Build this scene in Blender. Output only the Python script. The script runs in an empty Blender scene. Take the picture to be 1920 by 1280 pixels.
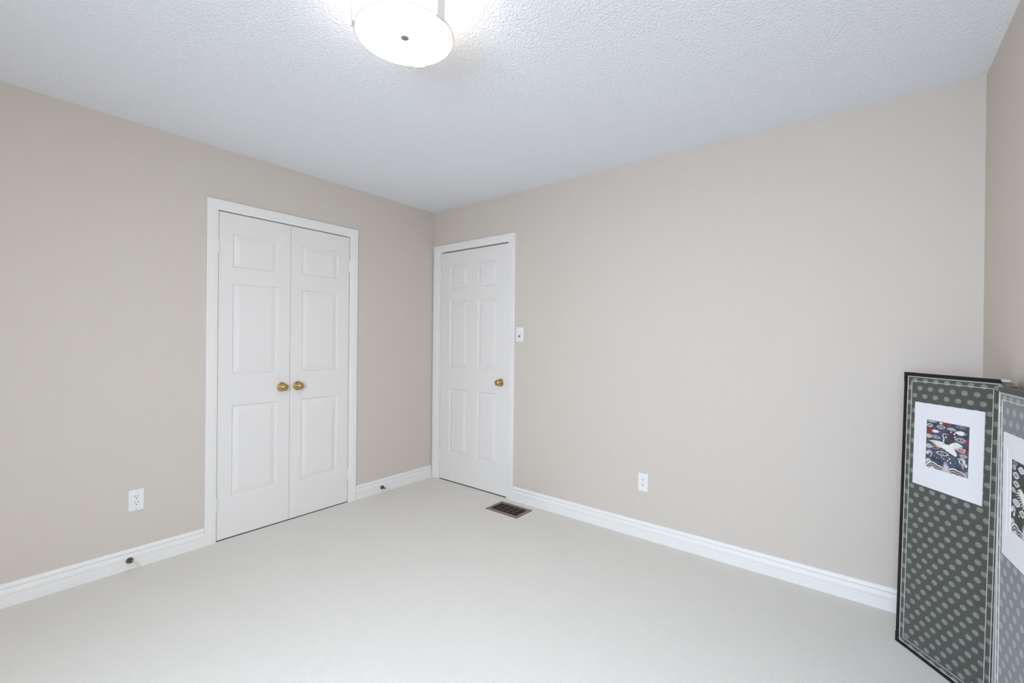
import bpy, bmesh, math, random
from mathutils import Vector, Matrix

# ------------------------------------------------------------------ camera, world, lights, exposure
sc = bpy.context.scene
COL = sc.collection
H = 2.44                 # ceiling height
W = 3.545                # far wall length (x)
D = 3.67                 # room depth (y from 0 to -D)

cam_data = bpy.data.cameras.new('camera')
cam = bpy.data.objects.new('camera', cam_data)
COL.objects.link(cam)
cam_data.sensor_width = 36.0
cam_data.lens = 836.53 / 1920.0 * 36.0
cam_data.clip_start = 0.02
yaw, pitch, roll = 2.24044552, -0.00241596, 0.01009914
fw = Vector((math.cos(pitch) * math.cos(yaw), math.cos(pitch) * math.sin(yaw), math.sin(pitch)))
rt = Vector((math.sin(yaw), -math.cos(yaw), 0.0))
up = rt.cross(fw)
r2 = rt * math.cos(roll) + up * math.sin(roll)
u2 = up * math.cos(roll) - rt * math.sin(roll)
M = Matrix((r2, u2, -fw)).transposed().to_4x4()
M.translation = Vector((3.14236, -2.79376, 1.26759))
cam.matrix_world = M
sc.camera = cam

sc.view_settings.view_transform = 'Standard'
sc.view_settings.look = 'None'
sc.view_settings.gamma = 1.0
sc.view_settings.use_curve_mapping = False
sc.view_settings.exposure = 0.0
sc.cycles.use_denoising = True
sc.cycles.max_bounces = 16
sc.cycles.diffuse_bounces = 12
sc.cycles.transparent_max_bounces = 16

world = bpy.data.worlds.new('daylight')
sc.world = world
world.use_nodes = True
bgn = world.node_tree.nodes['Background']
bgn.inputs['Color'].default_value = (0.80, 0.90, 1.0, 1)
bgn.inputs['Strength'].default_value = 1.0

# daylight through the window in the wall behind the camera
WX0, WX1, WZ0, WZ1 = 2.30, 3.42, 0.60, 2.10
def area(name, loc, direction, sx, sy, power, color):
    l = bpy.data.lights.new(name, 'AREA')
    l.shape = 'RECTANGLE'; l.size = sx; l.size_y = sy
    l.energy = power; l.color = color
    o = bpy.data.objects.new(name, l)
    COL.objects.link(o)
    o.location = loc
    o.rotation_euler = Vector(direction).to_track_quat('-Z', 'Z').to_euler()
    return o
area('window_daylight', ((WX0 + WX1) / 2, -D - 0.20, (WZ0 + WZ1) / 2), (-0.2, 1.0, -0.9),
     WX1 - WX0, WZ1 - WZ0, 126.0, (0.655, 0.79, 1.0))

# ------------------------------------------------------------------ materials
MATS = {}
def s2l(c):
    return tuple(((v / 255.0) / 12.92 if v <= 10.3 else (((v / 255.0) + 0.055) / 1.055) ** 2.4) for v in c)
def mat(name, rgb=None, rough=0.6, metal=0.0, spec=0.5, lin=None, noise=0.0, nscale=20.0, bump=0.0, bscale=200.0, bdist=0.001,
        emit=0.0, ecol=None, coat=0.0, sheen=0.0):
    m = bpy.data.materials.new(name); m.use_nodes = True
    nt = m.node_tree; b = nt.nodes['Principled BSDF']
    c = lin if lin else s2l(rgb)
    b.inputs['Base Color'].default_value = (*c, 1)
    b.inputs['Roughness'].default_value = rough
    b.inputs['Metallic'].default_value = metal
    b.inputs['Specular IOR Level'].default_value = spec
    b.inputs['Coat Weight'].default_value = coat
    b.inputs['Sheen Weight'].default_value = sheen
    tc = nt.nodes.new('ShaderNodeTexCoord')
    if noise > 0:
        n = nt.nodes.new('ShaderNodeTexNoise'); n.inputs['Scale'].default_value = nscale; n.inputs['Detail'].default_value = 4
        nt.links.new(tc.outputs['Object'], n.inputs['Vector'])
        mx = nt.nodes.new('ShaderNodeMix'); mx.data_type = 'RGBA'
        mx.inputs['A'].default_value = (*[v * (1 - noise) for v in c], 1)
        mx.inputs['B'].default_value = (*[min(1, v * (1 + noise)) for v in c], 1)
        nt.links.new(n.outputs['Fac'], mx.inputs['Factor'])
        nt.links.new(mx.outputs['Result'], b.inputs['Base Color'])
    if bump > 0:
        n2 = nt.nodes.new('ShaderNodeTexNoise'); n2.inputs['Scale'].default_value = bscale; n2.inputs['Detail'].default_value = 3
        nt.links.new(tc.outputs['Object'], n2.inputs['Vector'])
        bp = nt.nodes.new('ShaderNodeBump'); bp.inputs['Strength'].default_value = bump; bp.inputs['Distance'].default_value = bdist
        nt.links.new(n2.outputs['Fac'], bp.inputs['Height'])
        nt.links.new(bp.outputs['Normal'], b.inputs['Normal'])
    if emit > 0:
        b.inputs['Emission Color'].default_value = (*(ecol or c), 1)
        b.inputs['Emission Strength'].default_value = emit
    MATS[name] = m
    return m

mat('wall_paint', (203, 194, 183), 0.65, spec=0.3, noise=0.012, nscale=9, bump=0.12, bscale=420, bdist=0.0006)
mat('white_paint', (226, 222, 217), 0.38, spec=0.45, noise=0.008, nscale=6, bump=0.05, bscale=160, bdist=0.0005)
mat('trim_paint', (229, 226, 221), 0.42, spec=0.35, noise=0.008, nscale=6)
mat('carpet', (218, 214, 206), 0.95, spec=0.1, noise=0.022, nscale=5, bump=0.5, bscale=330, bdist=0.003, sheen=0.15)
mat('brass', lin=(0.50, 0.345, 0.14), rough=0.10, metal=1.0, noise=0.05, nscale=60)
mat('antique_brass', lin=(0.14, 0.105, 0.055), rough=0.35, metal=0.8, noise=0.1, nscale=80)
mat('white_rubber', (222, 222, 222), 0.6)
mat('vent_metal', (138, 118, 106), 0.42, metal=0.35, noise=0.04, nscale=40)
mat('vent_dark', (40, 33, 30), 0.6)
mat('plate_white', (228, 226, 223), 0.35, noise=0.004)
mat('slot_dark', (28, 28, 34), 0.6)
mat('screw', (205, 205, 205), 0.35, metal=0.4)
mat('toggle_grey', (134, 126, 123), 0.4, metal=0.3)
mat('nickel', lin=(0.72, 0.66, 0.63), rough=0.42, metal=0.2, noise=0.03, nscale=50)
mat('finial_metal', lin=(0.30, 0.25, 0.25), rough=0.35, metal=0.6)
mat('rim_glass', (240, 236, 226), 0.25)
mat('lamp_glass', (250, 248, 244), 0.3, emit=4.6, ecol=(1.0, 0.88, 0.72))
mat('diffuser_glass', (250, 248, 244), 0.3, emit=35.0, ecol=(1.0, 0.93, 0.84))
mat('lacquer', (24, 18, 19), 0.32, spec=0.3, noise=0.12, nscale=30)
mat('corner_metal', (12, 11, 13), 0.25, metal=0.2)
mat('piping', (205, 203, 196), 0.6, noise=0.06, nscale=300)
mat('mat_board', (219, 219, 221), 0.5, noise=0.006, nscale=50)
mat('hinge_silver', (214, 214, 216), 0.65, metal=0.0)
mat('thread_cream', (222, 220, 212), 0.6, noise=0.10, nscale=400)
mat('thread_red', (150, 36, 46), 0.6, noise=0.12, nscale=500)
mat('thread_tan', (196, 178, 142), 0.6, noise=0.10, nscale=400)
mat('thread_grey', (172, 170, 164), 0.6, noise=0.10, nscale=400)
mat('thread_lilac', (170, 160, 176), 0.6, noise=0.12, nscale=400)
mat('thread_plum', (78, 50, 66), 0.65, noise=0.35, nscale=500)
mat('thread_black', (30, 32, 40), 0.65, noise=0.2, nscale=500)
mat('board_back', (70, 62, 58), 0.7, noise=0.05)

def ceiling_material():
    m = mat('ceiling_stipple', (233, 235, 239), 0.8, spec=0.25)
    nt = m.node_tree; b = nt.nodes['Principled BSDF']
    tc = nt.nodes.new('ShaderNodeTexCoord')
    n1 = nt.nodes.new('ShaderNodeTexNoise'); n1.inputs['Scale'].default_value = 95; n1.inputs['Detail'].default_value = 3.5
    n1.inputs['Roughness'].default_value = 0.55
    v1 = nt.nodes.new('ShaderNodeTexVoronoi'); v1.inputs['Scale'].default_value = 130
    nt.links.new(tc.outputs['Object'], n1.inputs['Vector']); nt.links.new(tc.outputs['Object'], v1.inputs['Vector'])
    ad = nt.nodes.new('ShaderNodeMath'); ad.operation = 'MULTIPLY_ADD'
    nt.links.new(v1.outputs['Distance'], ad.inputs[0]); ad.inputs[1].default_value = -0.35
    nt.links.new(n1.outputs['Fac'], ad.inputs[2])
    bp = nt.nodes.new('ShaderNodeBump'); bp.inputs['Strength'].default_value = 0.8; bp.inputs['Distance'].default_value = 0.006
    nt.links.new(ad.outputs[0], bp.inputs['Height']); nt.links.new(bp.outputs['Normal'], b.inputs['Normal'])
    return m
ceiling_material()

class NB:
    """tiny helper for chains of Math nodes"""
    def __init__(s, nt): s.nt = nt
    def m(s, op, a, b=None, c=None):
        n = s.nt.nodes.new('ShaderNodeMath'); n.operation = op
        for i, v in enumerate((a, b, c)):
            if v is None: continue
            if isinstance(v, (int, float)): n.inputs[i].default_value = v
            else: s.nt.links.new(v, n.inputs[i])
        return n.outputs[0]

def brocade_material():
    m = mat('brocade', (66, 69, 67), 0.52, spec=0.45, sheen=0.25)
    nt = m.node_tree; b = nt.nodes['Principled BSDF']; q = NB(nt)
    tc = nt.nodes.new('ShaderNodeTexCoord'); sp = nt.nodes.new('ShaderNodeSeparateXYZ')
    nt.links.new(tc.outputs['Object'], sp.inputs[0])
    u, v = sp.outputs['X'], sp.outputs['Z']
    PX, PZ = 0.0448, 0.03145
    vr = q.m('SUBTRACT', v, 0.5215)
    row = q.m('ROUND', q.m('DIVIDE', vr, PZ))
    dv = q.m('SUBTRACT', vr, q.m('MULTIPLY', row, PZ))
    par = q.m('PINGPONG', row, 1.0)
    ur = q.m('SUBTRACT', q.m('SUBTRACT', u, 0.0712), q.m('MULTIPLY', par, PX * 0.5))
    colm = q.m('ROUND', q.m('DIVIDE', ur, PX))
    du = q.m('SUBTRACT', ur, q.m('MULTIPLY', colm, PX))
    eu = q.m('DIVIDE', du, 0.0130); ev = q.m('DIVIDE', dv, 0.0104)
    rr = q.m('SQRT', q.m('ADD', q.m('MULTIPLY', eu, eu), q.m('MULTIPLY', ev, ev)))
    mask = nt.nodes.new('ShaderNodeMapRange'); mask.interpolation_type = 'SMOOTHSTEP'
    nt.links.new(rr, mask.inputs['Value'])
    mask.inputs['From Min'].default_value = 1.05; mask.inputs['From Max'].default_value = 0.72
    # leaf strokes fanning from the middle of each medallion
    ang = q.m('MULTIPLY', q.m('ABSOLUTE', du), 1250.0)
    wob = nt.nodes.new('ShaderNodeTexNoise'); wob.inputs['Scale'].default_value = 150; wob.inputs['Detail'].default_value = 2
    nt.links.new(tc.outputs['Object'], wob.inputs['Vector'])
    st = q.m('SINE', q.m('ADD', q.m('ADD', ang, q.m('MULTIPLY', dv, -900.0)), q.m('MULTIPLY', wob.outputs['Fac'], 9.0)))
    st = q.m('MULTIPLY_ADD', st, 0.42, 0.58)
    nz = nt.nodes.new('ShaderNodeTexNoise'); nz.inputs['Scale'].default_value = 420; nz.inputs['Detail'].default_value = 2
    nt.links.new(tc.outputs['Object'], nz.inputs['Vector'])
    st = q.m('MULTIPLY', st, q.m('MULTIPLY_ADD', nz.outputs['Fac'], 0.9, 0.55))
    fac = q.m('MULTIPLY', mask.outputs['Result'], st)
    nz2 = nt.nodes.new('ShaderNodeTexNoise'); nz2.inputs['Scale'].default_value = 650; nz2.inputs['Detail'].default_value = 2
    nt.links.new(tc.outputs['Object'], nz2.inputs['Vector'])
    base = nt.nodes.new('ShaderNodeMix'); base.data_type = 'RGBA'
    base.inputs['A'].default_value = (*s2l((42, 46, 42)), 1); base.inputs['B'].default_value = (*s2l((84, 86, 80)), 1)
    nt.links.new(nz2.outputs['Fac'], base.inputs['Factor'])
    mx = nt.nodes.new('ShaderNodeMix'); mx.data_type = 'RGBA'
    nt.links.new(fac, mx.inputs['Factor']); nt.links.new(base.outputs['Result'], mx.inputs['A'])
    mx.inputs['B'].default_value = (*s2l((150, 153, 143)), 1)
    nt.links.new(mx.outputs['Result'], b.inputs['Base Color'])
    return m
brocade_material()

def silk_material(name, c1, c2, c3):
    m = mat(name, c1, 0.6)
    nt = m.node_tree; b = nt.nodes['Principled BSDF']
    tc = nt.nodes.new('ShaderNodeTexCoord')
    n = nt.nodes.new('ShaderNodeTexNoise'); n.inputs['Scale'].default_value = 42; n.inputs['Detail'].default_value = 6
    nt.links.new(tc.outputs['Object'], n.inputs['Vector'])
    r = nt.nodes.new('ShaderNodeValToRGB')
    r.color_ramp.elements[0].position = 0.36; r.color_ramp.elements[0].color = (*s2l(c1), 1)
    r.color_ramp.elements[1].position = 0.66; r.color_ramp.elements[1].color = (*s2l(c3), 1)
    e = r.color_ramp.elements.new(0.5); e.color = (*s2l(c2), 1)
    nt.links.new(n.outputs['Fac'], r.inputs['Fac']); nt.links.new(r.outputs['Color'], b.inputs['Base Color'])
silk_material('silk_navy', (44, 50, 66), (66, 80, 98), (98, 74, 98))
silk_material('silk_green', (34, 42, 44), (40, 54, 54), (58, 48, 60))

def glass_material():
    m = bpy.data.materials.new('pane_glass'); m.use_nodes = True
    nt = m.node_tree; nt.nodes.clear()
    o = nt.nodes.new('ShaderNodeOutputMaterial'); t = nt.nodes.new('ShaderNodeBsdfTransparent'); g = nt.nodes.new('ShaderNodeBsdfGlossy')
    g.inputs['Roughness'].default_value = 0.02
    mx = nt.nodes.new('ShaderNodeMixShader'); mx.inputs[0].default_value = 0.05
    nt.links.new(t.outputs[0], mx.inputs[1]); nt.links.new(g.outputs[0], mx.inputs[2]); nt.links.new(mx.outputs[0], o.inputs[0])
    MATS['pane_glass'] = m
glass_material()

# ------------------------------------------------------------------ mesh helpers
class MB:
    def __init__(s): s.v = []; s.f = []; s.mi = []; s.sm = []
    def quad(s, *idx, mi=0, smooth=False): s.f.append(idx); s.mi.append(mi); s.sm.append(smooth)
    def vert(s, p): s.v.append(tuple(p)); return len(s.v) - 1
    def poly(s, pts, mi=0, smooth=False):
        s.quad(*[s.vert(p) for p in pts], mi=mi, smooth=smooth)
    def box(s, x0, x1, y0, y1, z0, z1, mi=0):
        i = [s.vert(p) for p in ((x0, y0, z0), (x1, y0, z0), (x1, y1, z0), (x0, y1, z0), (x0, y0, z1), (x1, y0, z1), (x1, y1, z1), (x0, y1, z1))]
        for f in ((0, 3, 2, 1), (4, 5, 6, 7), (0, 1, 5, 4), (1, 2, 6, 5), (2, 3, 7, 6), (3, 0, 4, 7)):
            s.quad(*[i[k] for k in f], mi=mi)
    def lathe(s, prof, o=(0, 0, 0), axis='z', n=40, mi=0, smooth=True):
        """prof: list of (radius, height) along axis"""
        o = Vector(o)
        ax = {'x': (Vector((1, 0, 0)), Vector((0, 1, 0)), Vector((0, 0, 1))),
              'y': (Vector((0, 1, 0)), Vector((0, 0, 1)), Vector((1, 0, 0))),
              '-y': (Vector((0, -1, 0)), Vector((1, 0, 0)), Vector((0, 0, 1))),
              'z': (Vector((0, 0, 1)), Vector((1, 0, 0)), Vector((0, 1, 0)))}[axis]
        rings = []
        for r, h in prof:
            if r < 1e-7: rings.append([s.vert(o + ax[0] * h)])
            else: rings.append([s.vert(o + ax[0] * h + (ax[1] * math.cos(2 * math.pi * k / n) + ax[2] * math.sin(2 * math.pi * k / n)) * r) for k in range(n)])
        for a, b in zip(rings, rings[1:]):
            for k in range(n):
                k2 = (k + 1) % n
                if len(a) == 1 and len(b) == 1: continue
                if len(a) == 1: s.quad(a[0], b[k], b[k2], mi=mi, smooth=smooth)
                elif len(b) == 1: s.quad(a[k], b[0], a[k2], mi=mi, smooth=smooth)
                else: s.quad(a[k], b[k], b[k2], a[k2], mi=mi, smooth=smooth)
    def sweep(s, path_fn, prof, mi=0, close=True, caps=True):
        """path_fn: list of functions (t, w) -> point, one per station"""
        st = [[s.vert(fn(*q)) for q in prof] for fn in path_fn]
        m = len(prof)
        for a, b in zip(st, st[1:]):
            for k in range(m if close else m - 1):
                k2 = (k + 1) % m
                s.quad(a[k], a[k2], b[k2], b[k], mi=mi)
        if caps:
            s.quad(*st[0], mi=mi); s.quad(*reversed(st[-1]), mi=mi)
    def prism(s, pts, fn, h0, h1, mi=0):
        """polygon pts (u,v) raised from h0 to h1, mapped by fn(u,v,h)"""
        a = [s.vert(fn(p[0], p[1], h0)) for p in pts]; b = [s.vert(fn(p[0], p[1], h1)) for p in pts]
        s.quad(*b, mi=mi)
        for k in range(len(pts)):
            k2 = (k + 1) % len(pts)
            s.quad(a[k], a[k2], b[k2], b[k], mi=mi)
    def build(s, name, mats, parent=None, loc=None, bevel=0.0, autosmooth=None, recalc=True):
        me = bpy.data.meshes.new(name)
        me.from_pydata(s.v, [], s.f)
        if isinstance(mats, str): mats = [mats]
        for m in mats: me.materials.append(MATS[m])
        for p, mi, sm in zip(me.polygons, s.mi, s.sm): p.material_index = mi; p.use_smooth = sm
        if recalc:
            bm = bmesh.new(); bm.from_mesh(me)
            bmesh.ops.remove_doubles(bm, verts=bm.verts, dist=1e-6)
            bmesh.ops.recalc_face_normals(bm, faces=bm.faces)
            bm.to_mesh(me); bm.free()
        o = bpy.data.objects.new(name, me); COL.objects.link(o)
        if parent is not None: o.parent = parent
        if loc is not None: o.location = loc
        if bevel > 0:
            b = o.modifiers.new('bevel', 'BEVEL'); b.width = bevel; b.segments = 2; b.limit_method = 'ANGLE'; b.angle_limit = math.radians(40)
        return o

def tag(o, label=None, cat=None, group=None, kind=None):
    if label: o['label'] = label
    if cat: o['category'] = cat
    if group: o['group'] = group
    if kind: o['kind'] = kind
    return o
def thing(name, label, cat, loc=(0, 0, 0), rot=(0, 0, 0), group=None, kind=None):
    o = bpy.data.objects.new(name, None); COL.objects.link(o)
    o.empty_display_size = 0.05
    o.location = loc; o.rotation_euler = rot
    return tag(o, label, cat, group, kind)

# ------------------------------------------------------------------ room shell
CL0, CL1, CLT = -1.7625, -0.8625, 2.056      # closet opening (y, y, top)
DR0, DR1, DRT = 0.0965, 0.8880, 2.060        # entry door opening (x, x, top)
PK = 0.60                                     # depth of the openings

def wall_with_opening(name, P, a0, a1, o0, o1, oz0, oz1, depth, label, through=False):
    """P(a, d, z): a along the wall, d into the wall"""
    b = MB()
    xs = [a0, o0, o1, a1]; zs = [0.0, oz0, oz1, H] if oz0 > 0 else [0.0, oz1, H]
    hole = 1 if oz0 > 0 else 0
    for i in range(3):
        for j in range(len(zs) - 1):
            if i == 1 and j == hole: continue
            b.poly([P(xs[i], 0, zs[j]), P(xs[i + 1], 0, zs[j]), P(xs[i + 1], 0, zs[j + 1]), P(xs[i], 0, zs[j + 1])])
            if through:
                b.poly([P(xs[i], depth, zs[j]), P(xs[i + 1], depth, zs[j]), P(xs[i + 1], depth, zs[j + 1]), P(xs[i], depth, zs[j + 1])])
    z0, z1 = (oz0 if oz0 > 0 else 0.0), oz1
    b.poly([P(o0, 0, z0), P(o0, depth, z0), P(o0, depth, z1), P(o0, 0, z1)], mi=1)
    b.poly([P(o1, 0, z0), P(o1, depth, z0), P(o1, depth, z1), P(o1, 0, z1)], mi=1)
    b.poly([P(o0, 0, z1), P(o0, depth, z1), P(o1, depth, z1), P(o1, 0, z1)], mi=1)
    if oz0 > 0: b.poly([P(o0, 0, z0), P(o0, depth, z0), P(o1, depth, z0), P(o1, 0, z0)], mi=1)
    if not through:       # closed space behind the door; sunken dark floor added to darken the gap below
        b.poly([P(o0, depth, -0.025), P(o1, depth, -0.025), P(o1, depth, z1), P(o0, depth, z1)], mi=1)
        b.poly([P(o0, 0, -0.025), P(o1, 0, -0.025), P(o1, depth, -0.025), P(o0, depth, -0.025)], mi=2)
        for o_ in (o0, o1): b.poly([P(o_, 0, -0.025), P(o_, depth, -0.025), P(o_, depth, 0), P(o_, 0, 0)], mi=2)
    o = b.build(name, ['wall_paint', 'trim_paint', 'board_back'], recalc=True)
    return tag(o, label, 'wall', kind='structure')

wall_with_opening('wall_left', lambda a, d, z: (-d, a, z), -D, 0.0, CL0, CL1, 0, CLT, PK, 'beige painted wall holding the double closet doors')
wall_with_opening('wall_back', lambda a, d, z: (a, d, z), 0.0, W, DR0, DR1, 0, DRT, PK, 'beige painted wall with the single white entry door')
b = MB(); b.poly([(W, 0, 0), (W, -D, 0), (W, -D, H), (W, 0, H)])
tag(b.build('wall_right', 'wall_paint'), 'beige painted wall behind the folding screen', 'wall', kind='structure')
wall_with_opening('wall_front', lambda a, d, z: (a, -D - d, z), 0.0, W, WX0, WX1, WZ0, WZ1, 0.16, 'beige painted wall with the window, facing the entry door', through=True)
b = MB(); b.poly([(0, -D, 0), (W, -D, 0), (W, 0, 0), (0, 0, 0)])
tag(b.build('floor', 'carpet'), 'wall to wall off white carpet', 'floor', kind='structure')
b = MB(); b.poly([(0, -D, H), (W, -D, H), (W, 0, H), (0, 0, H)])
tag(b.build('ceiling', 'ceiling_stipple'), 'white stippled ceiling', 'ceiling', kind='structure')

# window behind the camera
win = thing('window_1', 'white framed window in the wall facing the entry door', 'window', ((WX0 + WX1) / 2, -D - 0.08, WZ0), kind='structure')
hw, hh = (WX1 - WX0) / 2, WZ1 - WZ0
b = MB()
for x0, x1, z0, z1 in ((-hw, -hw + 0.05, 0, hh), (hw - 0.05, hw, 0, hh), (-hw + 0.05, hw - 0.05, 0, 0.05), (-hw + 0.05, hw - 0.05, hh - 0.05, hh), (-0.025, 0.025, 0.05, hh - 0.05)):
    b.box(x0, x1, -0.03, 0.03, z0, z1)
b.build('window_frame', 'trim_paint', win)
b = MB()
for x0, x1 in ((-hw + 0.05, -0.025), (0.025, hw - 0.05)): b.box(x0, x1, -0.003, 0.003, 0.05, hh - 0.05)
b.build('pane', 'pane_glass', win)
b = MB(); b.box(-hw - 0.05, hw + 0.05, 0.0805, 0.13, -0.03, -0.002)
b.build('window_sill', 'trim_paint', win, bevel=0.004)

# baseboards
BB = [(0.0, 0.0), (0.0160, 0.0), (0.0160, 0.0530), (0.0154, 0.0541), (0.0112, 0.0547), (0.0112, 0.0572), (0.0138, 0.0580), (0.0138, 0.0610), (0.0130, 0.0680),
      (0.0110, 0.0735), (0.0075, 0.0772), (0.0058, 0.0805), (0.0060, 0.0840), (0.0090, 0.0868), (0.0108, 0.0895), (0.0104, 0.0935), (0.0080, 0.1005), (0.0045, 0.1065), (0.0, 0.1085)]
def baseboard(name, stations, label):
    b = MB(); b.sweep(stations, BB)
    return tag(b.build(name, 'trim_paint'), label, 'baseboard', kind='structure')
baseboard('baseboard_left', [lambda t, z: (t, -D + 0.0165, z), lambda t, z: (t, -1.8255, z)], 'white moulded baseboard left of the closet, below the wall outlet')
baseboard('baseboard_left', [lambda t, z: (t, -0.7988, z), lambda t, z: (t, -0.0205, z)], 'short white moulded baseboard between the closet and the corner')
baseboard('baseboard_back', [lambda t, z: (0.9618, -t, z), lambda t, z: (W - 0.0170, -t, z)], 'long white moulded baseboard right of the entry door')
baseboard('baseboard_right', [lambda t, z: (W - t, -0.0003, z), lambda t, z: (W - t, -D + 0.0165, z)], 'white moulded baseboard behind the folding screen')
baseboard('baseboard_front', [lambda t, z: (0.0003, -D + t, z), lambda t, z: (W - 0.0003, -D + t, z)], 'white moulded baseboard below the window')

# door casings (mitred)
CW = 0.0625
CAS = [(0.0, 0.0), (0.0, 0.0150), (0.0030, 0.0170), (0.0120, 0.0172), (0.0150, 0.0163), (0.0175, 0.0160), (0.0250, 0.0162), (0.0330, 0.0154),
       (0.0365, 0.0145), (0.0420, 0.0145), (0.0470, 0.0134), (0.0500, 0.0122), (0.0600, 0.0108), (0.0625, 0.0090), (0.0625, 0.0)]
def casing(name, P, a0, a1, top, label, jambs=()):
    """outer edges a0 < a1, outer top; P(a, d, z), d out of the wall"""
    b = MB()
    for j0, j1 in jambs:      # flat jamb edge showing between casing and door
        b.sweep([lambda w, t: P(w, t, 0.0), lambda w, t: P(w, t, top - 0.0625)], [(j0, -0.012), (j0, 0.0045), (j1, 0.0045), (j1, -0.012)])
    st = [lambda w, t: P(a0 + w, t, 0.0), lambda w, t: P(a0 + w, t, top - w), lambda w, t: P(a1 - w, t, top - w), lambda w, t: P(a1 - w, t, 0.0)]
    b.sweep(st, CAS)
    return tag(b.build(name, 'trim_paint'), label, 'door trim', kind='structure')
casing('trim_1', lambda a, d, z: (d, a, z), CL0 - CW, CL1 + CW, CLT + CW, 'white moulded casing around the double closet doors')
casing('trim_2', lambda a, d, z: (a, -d, z), 0.0100, DR1 + CW + 0.011, DRT + CW, 'white moulded casing around the single entry door', ((0.0720, 0.0966), (0.8878, 0.8998)))
# ---- the entry door's jamb reveal between casing and slab
# ------------------------------------------------------------------ moulded panel doors
def panel_door(name, P, a0, a1, z0, z1, panels, thick, mats='white_paint'):
    """P(a, d, z) with d pointing out into the room; front face at d=0; panels = [(a0,a1,z0,z1)]"""
    b = MB()
    xs = sorted({a0, a1, *[p[0] for p in panels], *[p[1] for p in panels]})
    zs = sorted({z0, z1, *[p[2] for p in panels], *[p[3] for p in panels]})
    ins = {(p[0], p[2]): p for p in panels}
    for x0, x1 in zip(xs, xs[1:]):
        for y0, y1 in zip(zs, zs[1:]):
            inside = any(p[0] - 1e-6 <= x0 and x1 <= p[1] + 1e-6 and p[2] - 1e-6 <= y0 and y1 <= p[3] + 1e-6 for p in panels)
            if not inside: b.poly([P(x0, 0, y0), P(x1, 0, y0), P(x1, 0, y1), P(x0, 0, y1)])
    rings = [(0, 0), (0.002, -0.0012), (0.0065, -0.0085), (0.0090, -0.0092), (0.0115, -0.0088), (0.0380, -0.0022), (0.0400, -0.0015)]
    for p in panels:
        prev = None
        for i, d in rings:
            r = [P(p[0] + i, d, p[2] + i), P(p[1] - i, d, p[2] + i), P(p[1] - i, d, p[3] - i), P(p[0] + i, d, p[3] - i)]
            if prev:
                for k in range(4): b.poly([prev[k], prev[(k + 1) % 4], r[(k + 1) % 4], r[k]])
            prev = r
        b.poly(prev)
    # back and edges
    c = [(a0, z0), (a1, z0), (a1, z1), (a0, z1)]
    b.poly([P(x, -thick, z) for x, z in c])
    for x0, x1 in zip(xs, xs[1:]):
        for z in (z0, z1): b.poly([P(x0, 0, z), P(x1, 0, z), P(x1, -thick, z), P(x0, -thick, z)])
    for y0, y1 in zip(zs, zs[1:]):
        for x in (a0, a1): b.poly([P(x, 0, y0), P(x, 0, y1), P(x, -thick, y1), P(x, -thick, y0)])
    return b.build(name, mats)

KN = [(0.0, -0.001), (0.0310, -0.001), (0.0322, 0.0015), (0.0318, 0.004), (0.0285, 0.0070), (0.0235, 0.0085), (0.0165, 0.0092), (0.0135, 0.0120), (0.0120, 0.018),
      (0.0120, 0.024), (0.0150, 0.0275), (0.0205, 0.0300), (0.0240, 0.0335), (0.0252, 0.0380), (0.0252, 0.0440), (0.0243, 0.0490), (0.0215, 0.0520), (0.0170, 0.0532),
      (0.0160, 0.0528), (0.0152, 0.0545), (0.0125, 0.0572), (0.0080, 0.0592), (0.0035, 0.0600), (0.0, 0.0601)]
def knob(parent, loc, axis):
    b = MB(); b.lathe(KN[8:], loc, axis, 48)
    k = b.build('knob', 'brass', parent); k['label'] = 'polished brass knob'
    b = MB(); b.lathe(KN[:9], loc, axis, 48)
    b.build('rosette', 'brass', k)
def hinge(parent, P, z0, z1, leaf):
    """P(a,d,z): knuckle centre at a=0,d=0"""
    b = MB()
    n = 3; L = (z1 - z0)
    ring = 14
    for k in range(n):
        za, zb = z0 + L * k / n + 0.0008, z0 + L * (k + 1) / n - 0.0008
        pts = [(0.0055 * math.cos(2 * math.pi * i / ring), 0.0055 * math.sin(2 * math.pi * i / ring)) for i in range(ring)]
        b.sweep([lambda u, v, z=za: P(u, v, z), lambda u, v, z=zb: P(u, v, z)], pts)
    for s in (1, -1):
        if leaf * s > 0 or leaf == 0:
            b.sweep([lambda u, v: P(u, v, z0), lambda u, v: P(u, v, z1)], [(0, -0.004), (s * 0.011, -0.004), (s * 0.011, -0.0025), (0, -0.0025)])
    return b.build('hinge', 'trim_paint', parent)

# closet: two leaves
SE = -1.3145
PL = lambda a, d, z: (-0.0025 + d, a, z)
d1 = panel_door('door_1', PL, CL0 + 0.0048, SE - 0.0012, 0.0052, CLT - 0.0055,
                [(-1.6770, -1.4010, 0.2600, 0.8365), (-1.6770, -1.4010, 1.0340, 1.6120), (-1.6770, -1.4010, 1.7130, 1.9250)], 0.034)
tag(d1, 'white panelled closet door leaf hinged on its left', 'door', kind='structure')
d2 = panel_door('door_2', PL, SE + 0.0012, CL1 - 0.0042, 0.0052, CLT - 0.0058,
                [(-1.2335, -0.9575, 0.2560, 0.8370), (-1.2335, -0.9575, 1.0340, 1.6120), (-1.2335, -0.9575, 1.7180, 1.9290)], 0.034)
tag(d2, 'white panelled closet door leaf hinged on its right', 'door', kind='structure')
knob(d1, (-0.0025, -1.3691, 0.9325), 'x'); knob(d2, (-0.0025, -1.2600, 0.9335), 'x')
for z0, z1 in ((1.790, 1.873), (0.191, 0.274)):
    hinge(d1, lambda a, d, z: (0.0045 + d, CL0 + 0.002 + a, z), z0, z1, 1)
for z0, z1 in ((1.786, 1.875), (0.176, 0.264)):
    hinge(d2, lambda a, d, z: (0.0045 + d, CL1 - 0.002 + a, z), z0, z1, -1)
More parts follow.
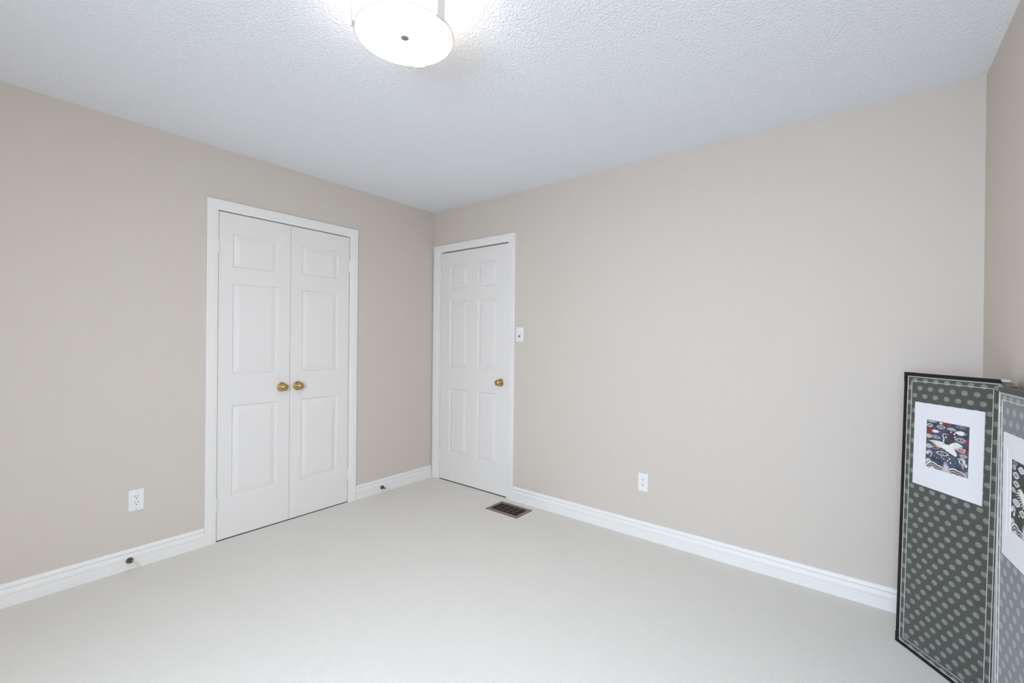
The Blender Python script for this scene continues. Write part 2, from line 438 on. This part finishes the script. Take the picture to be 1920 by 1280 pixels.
# entry door
PD = lambda a, d, z: (a, 0.0025 - d, z)
d3 = panel_door('door_3', PD, DR0 + 0.0030, DR1 - 0.0015, 0.0065, DRT - 0.0095,
                [(0.2135, 0.4285, 0.2540, 0.8290), (0.5550, 0.7700, 0.2480, 0.8290), (0.2135, 0.4285, 1.0225, 1.6150), (0.5550, 0.7680, 1.0225, 1.6080),
                 (0.2135, 0.4270, 1.7210, 1.9310), (0.5500, 0.7650, 1.7200, 1.9270)], 0.036)
tag(d3, 'white six panel entry door in the far corner', 'door', kind='structure')
knob(d3, (0.8157, 0.0025, 0.9233), '-y')
for z0, z1 in ((1.797, 1.887), (0.172, 0.266)):
    hinge(d3, lambda a, d, z: (0.0965 + a, -0.0035 - d, z), z0, z1, 1)
b = MB(); b.box(0.8845, 0.8872, -0.0012, 0.020, 0.900, 0.946)
tag(b.build('latch_plate', 'antique_brass', d3), 'dark latch plate')

# ------------------------------------------------------------------ outlets and switch
def outlet(label, loc, rotz, w=0.0670, h=0.1155):
    """local x along the wall, local -y out of the wall"""
    t = thing('wall_outlet', label, 'outlet', loc, (0, 0, rotz), group='duplex wall outlets')
    b = MB(); b.box(-w / 2, w / 2, -0.0055, 0.0, -h / 2, h / 2); b.build('cover_plate', 'plate_white', t, bevel=0.0025)
    b = MB(); b.box(-0.0165, 0.0165, -0.0075, -0.0052, -0.0335, 0.0335); ins = b.build('receptacle', 'plate_white', t, bevel=0.0008)
    for zc in (0.0170, -0.0170):
        for xs, hh_ in ((-0.0064, 0.0085), (0.0064, 0.0068)):
            b = MB(); b.box(xs - 0.0013, xs + 0.0013, -0.0080, -0.0070, zc + 0.004 - hh_ / 2 + 0.001, zc + 0.004 + hh_ / 2 + 0.001); b.build('slot', 'slot_dark', ins)
        b = MB(); b.lathe([(0.0026, 0.0), (0.0026, 0.0008), (0.0, 0.0008)], (0, -0.0072, zc - 0.0065), '-y', 14); b.build('ground_hole', 'slot_dark', ins)
    for zc in (0.0480, -0.0480):
        b = MB(); b.lathe([(0.0030, 0.0), (0.0028, 0.0008), (0.0, 0.0010)], (0, -0.0054, zc), '-y', 14); b.build('screw', 'screw', t)
    return t
outlet('white wall outlet left of the closet doors', (0.0003, -2.1480, 0.3690), math.pi / 2)
outlet('white wall outlet on the wall right of the entry door', (2.0255, -0.0003, 0.3600), 0.0)

sw = thing('light_switch', 'white toggle light switch plate right of the entry door', 'switch', (1.0125, -0.0003, 1.3158))
b = MB(); b.box(-0.0365, 0.0365, -0.0060, 0, -0.0563, 0.0563); b.build('cover_plate', 'plate_white', sw, bevel=0.0025)
b = MB()
for x0, x1, z0, z1 in ((-0.0165, -0.0135, -0.033, 0.033), (0.0135, 0.0165, -0.033, 0.033), (-0.0135, 0.0135, 0.030, 0.033), (-0.0135, 0.0135, -0.033, -0.030)):
    b.box(x0, x1, -0.0085, -0.0055, z0, z1)
b.box(-0.0130, 0.0130, -0.0068, -0.0055, -0.0295, 0.0295)
b.build('switch_frame', 'plate_white', sw)
b = MB()
b.sweep([lambda u, v: (u, -0.0064, v - 0.012), lambda u, v: (u * 0.8, -0.0190, v * 0.75 - 0.018), lambda u, v: (u * 0.7, -0.0215, v * 0.5 - 0.019)],
        [(-0.0058, -0.0075), (0.0058, -0.0075), (0.0058, 0.0075), (-0.0058, 0.0075)])
tag(b.build('toggle_lever', 'toggle_grey', sw, bevel=0.001), 'grey toggle lever')
for zc in (0.0480, -0.0480):
    b = MB(); b.lathe([(0.0030, 0.0), (0.0028, 0.0008), (0.0, 0.0010)], (0, -0.0059, zc), '-y', 14); b.build('screw', 'screw', sw)

# ------------------------------------------------------------------ door stops on the left baseboard
def doorstop(label, loc):
    t = thing('door_stop', label, 'door stop', loc, group='door stops on the left baseboard')
    b = MB(); b.lathe([(0.0, -0.0003), (0.0155, -0.0003), (0.0160, 0.0020), (0.0150, 0.0060), (0.0115, 0.0140), (0.0075, 0.0230), (0.0055, 0.0290), (0.0050, 0.0360)], (0, 0, 0), 'x', 28)
    b.build('base_cone', 'antique_brass', t)
    b = MB(); b.lathe([(0.0, 0.0350), (0.0050, 0.0350), (0.0046, 0.0500), (0.0050, 0.0600), (0.0, 0.0600)], (0, 0, 0), 'x', 20); b.build('rod', 'antique_brass', t)
    b = MB(); b.lathe([(0.0, 0.0595), (0.0075, 0.0595), (0.0082, 0.0620), (0.0082, 0.0700), (0.0065, 0.0735), (0.0, 0.0745)], (0, 0, 0), 'x', 20)
    tag(b.build('rubber_tip', 'white_rubber', t), 'white rubber tip')
doorstop('brass door stop on the baseboard below the left wall outlet', (0.0163, -2.1770, 0.0505))
doorstop('brass door stop on the baseboard between the closet and the corner', (0.0163, -0.5600, 0.0410))

# ------------------------------------------------------------------ floor register
vx0, vx1, vy0, vy1 = 0.9120, 1.2095, -0.2805, -0.0862
vt = thing('floor_vent', 'brown metal floor vent in the carpet in front of the entry door', 'vent', ((vx0 + vx1) / 2, (vy0 + vy1) / 2, 0.0))
hx, hy = (vx1 - vx0) / 2, (vy1 - vy0) / 2
b = MB()
FR = [(0.0, 0.0005), (0.0005, 0.0030), (0.0060, 0.0068), (0.0220, 0.0072), (0.0265, 0.0050), (0.0275, 0.0006)]
cs = [(-1, -1), (1, -1), (1, 1), (-1, 1)]
loops = []
for i, z in FR: loops.append([b.vert((sx * (hx - i), sy * (hy - i), z)) for sx, sy in cs])
for l0, l1 in zip(loops, loops[1:]):
    for k in range(4): b.quad(l0[k], l0[(k + 1) % 4], l1[(k + 1) % 4], l1[k])
b.build('vent_frame', 'vent_metal', vt)
ix, iy = hx - 0.0270, hy - 0.0270
b = MB(); b.poly([(-ix, -iy, 0.0008), (ix, -iy, 0.0008), (ix, iy, 0.0008), (-ix, iy, 0.0008)]); b.build('duct_shadow_plate', 'vent_dark', vt).name = 'duct_shade'  # flat dark sheet standing in for the shade down the duct
b = MB(); n = 8
for k in range(1, n):
    y = -iy + 2 * iy * k / n
    b.sweep([lambda u, v, y=y: (-ix, y + u, v), lambda u, v, y=y: (ix, y + u, v)], [(-0.0018, 0.0012), (0.0010, 0.0012), (0.0028, 0.0044), (0.0002, 0.0044)])
b.build('louvres', 'vent_dark', vt)
for k in range(1, 5):
    x = -ix + 2 * ix * k / 5
    b = MB(); b.box(x - 0.0014, x + 0.0014, -iy, iy, 0.0042, 0.0056); b.build('cross_bar', 'vent_metal', vt)

# ------------------------------------------------------------------ ceiling light
LX, LY, LZ, LR = 1.9010, -1.8315, 2.2980, 0.1665
lamp = thing('ceiling_light', 'round white glass drum ceiling light held by three metal straps', 'ceiling light', (LX, LY, LZ))
b = MB(); b.lathe([(0.0, 0.1397), (0.120, 0.1397), (0.122, 0.137), (0.122, 0.1215), (0.0, 0.1215)], n=64); b.build('canopy', 'nickel', lamp)
b = MB(); b.lathe([(0.0, 0.1205), (0.1600, 0.1205), (0.1655, 0.1190), (LR, 0.115), (LR, 0.008), (0.1655, 0.0065), (0.160, 0.0065), (0.160, 0.118), (0.0, 0.118)], n=96)
b.build('drum_shade', 'lamp_glass', lamp)
b = MB(); b.lathe([(0.0, 0.0050), (0.1540, 0.0050), (0.1575, 0.0056), (0.1590, 0.0075), (0.1590, 0.0100), (0.0, 0.0100)], n=96); b.build('diffuser', 'diffuser_glass', lamp)
b = MB(); b.lathe([(0.1595, 0.0062), (0.1600, 0.0010), (0.1615, 0.0), (0.1650, 0.0), (0.1672, 0.0012), (0.1675, 0.0060), (0.1668, 0.0078), (0.1595, 0.0062)], n=96); b.build('rim', 'rim_glass', lamp)
b = MB(); b.lathe([(0.0, 0.0052), (0.0150, 0.0052), (0.0155, 0.0030), (0.0150, -0.0030), (0.0130, -0.0050), (0.0, -0.0056)], n=32); b.build('finial', 'finial_metal', lamp)
for deg in (3.0, -117.0, 123.0):
    a = math.radians(deg)
    er = Vector((math.cos(a), math.sin(a), 0)); et = Vector((-math.sin(a), math.cos(a), 0))
    P = lambda r, z, t: er * r + et * t + Vector((0, 0, z))
    prof = [(0.1690, 0.1320), (0.1690, -0.0010), (0.1640, -0.0012), (0.1610, -0.0010), (0.1610, -0.0030), (0.1640, -0.0036), (0.1712, -0.0036), (0.1712, 0.1320)]
    b = MB(); b.sweep([lambda r, z: P(r, z, -0.0170), lambda r, z: P(r, z, 0.0170)], prof)
    b.build('strap', 'nickel', lamp)
    
# ------------------------------------------------------------------ folding screen
SW, SH, ST = 0.380, 1.1495, 0.020
screen = thing('folding_screen', 'folding screen of dark brocade panels with crane embroideries leaning in the corner', 'folding screen', (3.30, -0.32, 0.0))

def ell(cx, cy, rx, ry, n=22, wob=0.0, seed=0):
    rnd = random.Random(seed)
    ph = rnd.random() * 6.28
    return [(cx + rx * math.cos(2 * math.pi * k / n) * (1 + wob * math.sin(3 * 2 * math.pi * k / n + ph)),
             cy + ry * math.sin(2 * math.pi * k / n) * (1 + wob * math.sin(2 * 2 * math.pi * k / n + ph))) for k in range(n)]
def leaf(cx, cy, rx, ry, n=24):
    """pointed cloud outline"""
    out = []
    for k in range(n):
        t = 2 * math.pi * k / n
        c = math.cos(t); out.append((cx + rx * c, cy + ry * math.sin(t) * (1 - 0.55 * c * c)))
    return out
def ribbon(pts, w0, w1):
    L, Rr = [], []
    n = len(pts)
    for i, p in enumerate(pts):
        q0 = pts[max(0, i - 1)]; q1 = pts[min(n - 1, i + 1)]
        dx, dy = q1[0] - q0[0], q1[1] - q0[1]; l = math.hypot(dx, dy) or 1
        w = w0 + (w1 - w0) * i / (n - 1)
        L.append((p[0] - dy / l * w, p[1] + dx / l * w)); Rr.append((p[0] + dy / l * w, p[1] - dx / l * w))
    return L, Rr
def arc(cx, cy, r, a0, a1, n=12, k=1.0):
    return [(cx + r * math.cos(math.radians(a0 + (a1 - a0) * i / n)), cy + k * r * math.sin(math.radians(a0 + (a1 - a0) * i / n))) for i in range(n + 1)]
TH = ['silk', 'thread_cream', 'thread_red', 'thread_tan', 'thread_grey', 'thread_lilac', 'thread_plum', 'thread_black']
CRE, RED, TAN, GRY, LIL, PLU, BLK = 1, 2, 3, 4, 5, 6, 7

def embroidery(kind, w, h):
    """layered stitched shapes; coordinates in mm from the lower left of the picture; returns MB in metres (x, -y out, z)"""
    b = MB()
    fn = lambda u, v, hh_: (min(max(u, 0.0), w * 1000) / 1000.0, -hh_ / 1000.0, min(max(v, 0.0), h * 1000) / 1000.0)
    b.prism([(0, 0), (w * 1000, 0), (w * 1000, h * 1000), (0, h * 1000)], fn, 0, 0.3)
    def shp(pts, m, lv): b.prism(pts, fn, 0.25, 0.3 + 0.13 * lv, mi=m)
    def rib(pts, w0, w1, m, lv):
        L, Rr = ribbon(pts, w0, w1)
        for i in range(len(pts) - 1): b.prism([L[i], L[i + 1], Rr[i + 1], Rr[i]], fn, 0.25, 0.3 + 0.13 * lv, mi=m)
    def cloud(cx, cy, rx, ry, out, inn, swirl):
        shp(leaf(cx, cy, rx, ry), out, 1)
        if inn: shp(leaf(cx, cy, rx * 0.78, ry * 0.70), inn, 2)
        if swirl:
            q = ry * 0.34
            rib(arc(cx - q, cy, q, 250, 0, 9) + arc(cx + q, cy, q, 180, 430, 9)[1:], 0.75, 0.6, swirl, 3)
    if kind == 'navy':
        cl = [(13.6, 167.9, 12.6, 7.9, CRE, BLK, CRE), (59.0, 168.6, 17.3, 7.2, CRE, BLK, CRE), (80.0, 182.5, 18.0, 5.8, RED, None, PLU), (60.0, 183.0, 9.0, 3.6, CRE, None, None),
              (100.5, 167.6, 18.7, 5.8, GRY, None, None), (137.8, 181.0, 16.2, 5.4, GRY, BLK, GRY), (136.0, 159.4, 22.3, 7.9, CRE, None, None), (11.7, 147.0, 14.0, 9.6, RED, None, PLU),
              (37.0, 148.0, 16.8, 5.8, CRE, None, None), (10.4, 124.5, 15.0, 8.2, TAN, None, None), (40.1, 125.7, 18.0, 5.8, CRE, BLK, CRE), (139.6, 132.9, 23.8, 7.9, CRE, BLK, CRE),
              (12.1, 84.8, 17.2, 9.4, GRY, None, None), (40.5, 83.7, 14.4, 6.5, GRY, RED, None), (143.5, 96.2, 20.2, 8.4, CRE, RED, CRE), (68.2, 66.8, 25.9, 8.6, CRE, BLK, CRE),
              (148.2, 76.9, 15.8, 6.5, GRY, None, BLK), (20.8, 184.2, 22.9, 3.6, GRY, None, None), (160.0, 180.0, 7.0, 4.0, PLU, None, None)]
        for c in cl: cloud(*c)
        for x, y, rx, ry in ((152.0, 158.0, 9, 5), ): rib(arc(x, y, 4, 0, 270, 10), 1.2, 0.8, BLK, 3)
        shp([(146, 127), (166, 127), (166, 141), (146, 138)], RED, 2.5); rib(arc(152, 133, 3.2, 0, 300, 10), 1.0, 0.8, CRE, 3)
        shp([(146, 91), (166, 90), (166, 101), (146, 100)], RED, 2.5); rib(arc(152, 96, 3.0, 0, 300, 10), 1.0, 0.8, CRE, 3)
        shp(ell(99.9, 135.2, 14.4, 19.0, 24, 0.06), PLU, 2)
        dots = [(99.2, 156.1, 3.0), (112.3, 151.8, 3.4), (114.4, 140.1, 3.4), (81.4, 133.6, 3.4), (67.8, 79.9, 1.8), (65.1, 52.4, 2.4), (74.4, 48.8, 2.4), (97.5, 53.9, 3.0), (90.7, 45.0, 2.8),
                (101.6, 39.2, 3.0), (71.2, 86.1, 1.6), (128.5, 62.1, 2.2), (133.9, 53.2, 2.4), (46.8, 44.0, 2.2), (120.0, 45.0, 1.8), (36.0, 50.0, 1.8)]
        for x, y, r in dots: shp(ell(x, y, r, r, 12), CRE if r > 2.3 else LIL, 2)
        rib([(74.5, 101.0), (72.2, 108.0), (71.2, 116.0), (72.4, 123.0), (72.6, 129.3), (70.0, 133.6), (67.6, 137.0), (67.9, 141.2), (70.6, 143.6), (75.5, 144.8), (82.0, 145.2), (90.5, 145.5)], 2.3, 0.7, CRE, 4)
        wings = [[(85.0, 104.3), (73.0, 109.5), (61.1, 112.3), (40.6, 112.3), (24.0, 109.5), (8.5, 106.6), (30.4, 103.8), (38.0, 98.8), (45.1, 92.8), (61.8, 89.7), (78.4, 85.1)],
                 [(88.0, 100.8), (97.0, 109.5), (107.6, 116.5), (116.0, 120.2), (123.0, 121.8), (135.0, 117.6), (145.3, 111.7), (134.0, 106.0), (124.0, 100.0), (112.1, 95.0), (104.0, 90.6), (96.1, 88.2)]]
        for wg in wings: shp(wg, CRE, 4)
        for k in range(6):      # primary feathers, one long stitch each
            rib([(52 + 2 * k, 109 - 3.6 * k), (17.0 + 6.0 * k, 104.0 - 3.4 * k)], 1.6, 0.5, CRE, 4.3)
            rib([(120 - 2.6 * k, 117 - 4.4 * k), (146.0 - 5.4 * k, 109.0 - 3.8 * k)], 1.6, 0.5, CRE, 4.3)
            rib([(56 + 3 * k, 108.6 - 3.2 * k), (24.0 + 6.0 * k, 105.6 - 3.2 * k)], 0.35, 0.25, GRY, 4.6)
            rib([(116 - 2.6 * k, 114 - 4.2 * k), (137.0 - 5.0 * k, 110.0 - 3.8 * k)], 0.35, 0.25, GRY, 4.6)
        shp([(69.9, 101.8), (88.5, 106.9), (106.4, 99.9), (122.7, 81.3), (125.7, 72.4), (119.7, 67.8), (103.9, 73.8), (80.8, 81.9)], CRE, 5)
    else:
        cl = [(20.4, 181.0, 15.0, 6.5, GRY, BLK, GRY), (16.0, 170.0, 11.0, 7.0, CRE, PLU, CRE), (60.5, 171.0, 20.0, 9.0, CRE, LIL, CRE), (28.0, 151.0, 20.0, 9.0, CRE, LIL, PLU), (31.3, 129.3, 20.0, 8.0, CRE, GRY, PLU),
              (51.7, 114.0, 13.0, 7.0, CRE, GRY, None), (14.0, 110.1, 15.0, 7.0, GRY, LIL, None), (33.3, 80.7, 24.0, 10.0, CRE, LIL, CRE), (70.7, 62.9, 18.0, 9.0, CRE, GRY, RED), (118.0, 160.0, 22.0, 8.0, CRE, RED, CRE),
              (144.0, 132.0, 20.0, 8.0, CRE, BLK, CRE), (143.0, 86.0, 20.0, 8.0, CRE, RED, CRE)]
        for c in cl: cloud(*c)
        rib([(96, 112), (94, 128), (100, 138), (95, 148), (104, 153), (118, 152)], 2.6, 0.9, CRE, 4)
        shp([(100.0, 104.0), (78, 114), (58, 124), (54, 108), (74, 92), (92, 84)], CRE, 4)
        shp([(104, 100), (124, 114), (142, 118), (140, 102), (122, 92), (108, 88)], CRE, 4)
        for k in range(7):
            rib([(70 + 2 * k, 112 - 3.6 * k), (23.7 + 8.0 * k, 106 - 5.2 * k)], 1.9, 0.6, CRE, 4.3)
            rib([(132 - 2.0 * k, 114 - 4.0 * k), (160.0 - 4.4 * k, 106 - 4.6 * k)], 1.7, 0.5, CRE, 4.3)
        shp([(84, 100), (104, 106), (120, 96), (138, 76), (140, 66), (132, 63), (116, 72), (94, 82)], CRE, 5)
        for x, y, r in ((25, 60, 2.4), (52, 52, 2.8), (20, 47, 5.0), (84, 48, 3.0), (110, 52, 2.6)): shp(ell(x, y, r, r, 12), CRE, 2)
    # standing water below: curls, scale waves, striped corners and the rock
    for x0, x1 in ((0, 22), (w * 1000 - 24, w * 1000)):
        n = 7
        for k in range(n):
            xa = x0 + (x1 - x0) * k / n
            shp([(xa, 0), (xa + (x1 - x0) / n * 0.62, 0), (xa + (x1 - x0) / n * 0.62, 26 - 2.2 * (k if x0 == 0 else n - k)), (xa, 27 - 2.2 * (k if x0 == 0 else n - k))], LIL, 1.5)
    for cx, cy, r in ((30, -2, 28), (57, -8, 26), (116, -8, 30), (138, -6, 24)):
        for j, m in enumerate((CRE, PLU, GRY, PLU, CRE, GRY)):
            rr = r * (1 - 0.16 * j)
            pts = [p for p in arc(cx, cy, rr, 0, 180, 20)]
            shp(pts, m, 1.6 + 0.25 * j)
    for cx, cy, r, s in ((16, 55, 12, 1), (13, 25, 9, 1), (143, 56, 12, -1), (152, 42, 10, -1)):
        for j in range(3):
            pts = arc(cx, cy - j * 1.0, r - 3.1 * j, 200 if s > 0 else -20, 40 if s > 0 else 140, 12)
            rib(pts, 1.6, 0.8, CRE, 3 + 0.2 * j)
        for j in range(4):
            shp(ell(cx + s * (r - 2 - 1.5 * j), cy + 4 - 4.5 * j, 2.6, 1.6, 10), CRE, 3)
    shp([(68.9, 0), (73.9, 12.0), (75.1, 28.3), (79.5, 37.7), (85.2, 39.3), (89.8, 30.7), (98.0, 18.9), (104.4, 0)], LIL, 5)
    for x in (77, 82, 87, 92): rib([(x, 2), (x + (85 - x) * 0.35, 26)], 0.9, 0.5, CRE, 5.5)
    shp(ell(83.5, 33.0, 1.4, 3.4, 10), PLU, 5.6)
    return b

def rect_loop(b, X0, X1, Z0, Z1, w, y0, y1):
    """flat rectangular ring of width w inside the rectangle; y1 is the room side"""
    A = [(X0, Z0), (X1, Z0), (X1, Z1), (X0, Z1)]; B = [(X0 + w, Z0 + w), (X1 - w, Z0 + w), (X1 - w, Z1 - w), (X0 + w, Z1 - w)]
    va = [b.vert((x, y1, z)) for x, z in A]; vb = [b.vert((x, y1, z)) for x, z in B]
    wa = [b.vert((x, y0, z)) for x, z in A]; wb = [b.vert((x, y0, z)) for x, z in B]
    for k in range(4):
        k2 = (k + 1) % 4
        b.quad(va[k], va[k2], vb[k2], vb[k]); b.quad(wa[k], wb[k], wb[k2], wa[k2])
        b.quad(va[k], wa[k], wa[k2], va[k2]); b.quad(vb[k], vb[k2], wb[k2], wb[k])

def screen_panel(base, direction, lean, kind, label, u0=0.0, u1=SW, ends=(False, False)):
    """panel-local: x along the panel, -y the decorated side, z up; ends = a lacquered end post on the left / right"""
    d = Vector((math.cos(direction), math.sin(direction), 0))
    m = Vector((-d.y, d.x, 0))                       # points away from the decorated side
    u = Vector((0, 0, 1)) * math.cos(lean) + m * math.sin(lean)
    y = u.cross(d)
    MW = Matrix((d, y, u)).transposed().to_4x4(); MW.translation = Vector(base)
    FW = 0.0127
    f0 = u0 + FW if ends[0] else u0
    f1 = u1 - FW if ends[1] else u1
    b = MB(); b.box(f0, f1, 0.0, ST - 0.004, FW, SH - FW)
    p = b.build('panel', 'brocade'); p['label'] = label
    p.parent = screen; p.matrix_parent_inverse = Matrix.Identity(4)
    p.matrix_local = Matrix.Translation(-screen.location) @ MW
    for z0, z1 in ((0.0, FW), (SH - FW, SH)):
        b = MB(); b.box(u0, u1, -0.0025, ST - 0.002, z0, z1); b.build('frame_rail', 'lacquer', p, bevel=0.001)
    for end, x0 in ((ends[0], u0), (ends[1], u1 - FW)):
        if not end: continue
        b = MB(); b.box(x0, x0 + FW, -0.0025, ST - 0.002, FW, SH - FW); b.build('end_post', 'lacquer', p, bevel=0.001)
    for cx in (0, 1):
        if not ends[cx]: continue
        for cz in (0, 1):
            b = MB(); L, e, w = 0.040, 0.0006, FW + 0.0003
            zs = (0.0, w) if cz == 0 else (SH - w, SH + e)
            zl = (0.0, L) if cz == 0 else (SH - L, SH + e)
            xs = (u0 - e, u0 + w) if cx == 0 else (u1 - w, u1 + e)
            xl = (u0 + w, u0 + L) if cx == 0 else (u1 - L, u1 - w)
            b.box(xs[0], xs[1], -0.0032, ST - 0.0014, zl[0], zl[1])
            b.box(xl[0], xl[1], -0.0032, ST - 0.0014, zs[0], zs[1])
            b.build('corner_cap', 'corner_metal', p)
    po = (u0 + 0.0155 if ends[0] else u0 + 0.0006, u1 - 0.0155 if ends[1] else u1 - 0.0006)
    b = MB(); rect_loop(b, po[0], po[1], 0.0155, SH - 0.0155, 0.0022, 0.0, -0.0012); b.build('piping', 'piping', p)
    b = MB(); rect_loop(b, 0.0337, 0.3512, 0.0337, SH - 0.0337, 0.0017, 0.0, -0.0012); b.build('piping', 'piping', p)
    a0, a1, v0, v1 = 0.0540, 0.3260, 0.6945, 1.0300
    e0, e1, w0, w1 = 0.1065, 0.2733, 0.7770, 0.9655
    b = MB()
    # white mat: outer sheet, an embossed line around the window, bevelled window edge
    rings = [((a0, a1, v0, v1), -0.0001), ((a0, a1, v0, v1), -0.0022), ((e0 - 0.0245, e1 + 0.0245, w0 - 0.0245, w1 + 0.0245), -0.0022),
             ((e0 - 0.0240, e1 + 0.0240, w0 - 0.0240, w1 + 0.0240), -0.0017), ((e0 - 0.0015, e1 + 0.0015, w0 - 0.0015, w1 + 0.0015), -0.0017), ((e0, e1, w0, w1), -0.0003)]
    prev = None
    for (x0, x1, z0, z1), yy in rings:
        r = [(x0, yy, z0), (x1, yy, z0), (x1, yy, z1), (x0, yy, z1)]
        if prev:
            for k in range(4): b.poly([prev[k], prev[(k + 1) % 4], r[(k + 1) % 4], r[k]])
        prev = r
    tag(b.build('mat_board', 'mat_board', p), 'white mat board')
    eb = embroidery(kind, e1 - e0, w1 - w0)
    mats = ['silk_navy' if kind == 'navy' else 'silk_green'] + TH[1:]
    em = eb.build('embroidery', mats, p, loc=(e0, -0.0002, w0), recalc=False)
    tag(em, 'embroidered picture of a white crane among clouds above waves' if kind == 'navy' else 'embroidered picture of clouds and a crane on dark green')
    return p, MW

A_dir = -0.8913
panA, MA = screen_panel((3.2571, -0.2658, 0.0003), A_dir, 0.0231, 'navy', 'far panel facing the room', 0.0, 0.3705, (True, False))
B_dir = -1.4691
bB = Vector((3.4382, -0.9300, 0.0006))
panB, MBm = screen_panel(bB, B_dir, 0.0029, 'green', 'near panel cut by the edge of the picture', 0.0145, SW, (False, True))
eA = MA @ Vector((0.3705, 0, 0))
sB = bB + Vector((math.cos(B_dir), math.sin(B_dir), 0)) * 0.0145
nA = Vector((math.sin(A_dir), -math.cos(A_dir), 0))
cv = Vector((sB.x - eA.x, sB.y - eA.y, 0))
cn = cv.normalized()
L0 = cv.length
screen_w = L0 - 0.006
panC, MC = screen_panel(Vector((eA.x, eA.y, 0.0006)) + cn * 0.003 + Vector((-cn.y, cn.x, 0)) * 0.0045, math.atan2(cv.y, cv.x), 0.013, 'navy', 'middle panel seen edge on', 0.0, min(screen_w, 0.3700), (False, False))
# small hinge plate joining the panels at the top
b = MB(); b.box(-0.002, 0.110, -0.0022, ST - 0.0022, SH + 0.0002, SH + 0.0026)
hp = tag(b.build('hinge_plate', 'hinge_silver', panC), 'silver hinge plate')
hp['label'] = 'pale hinge plate'
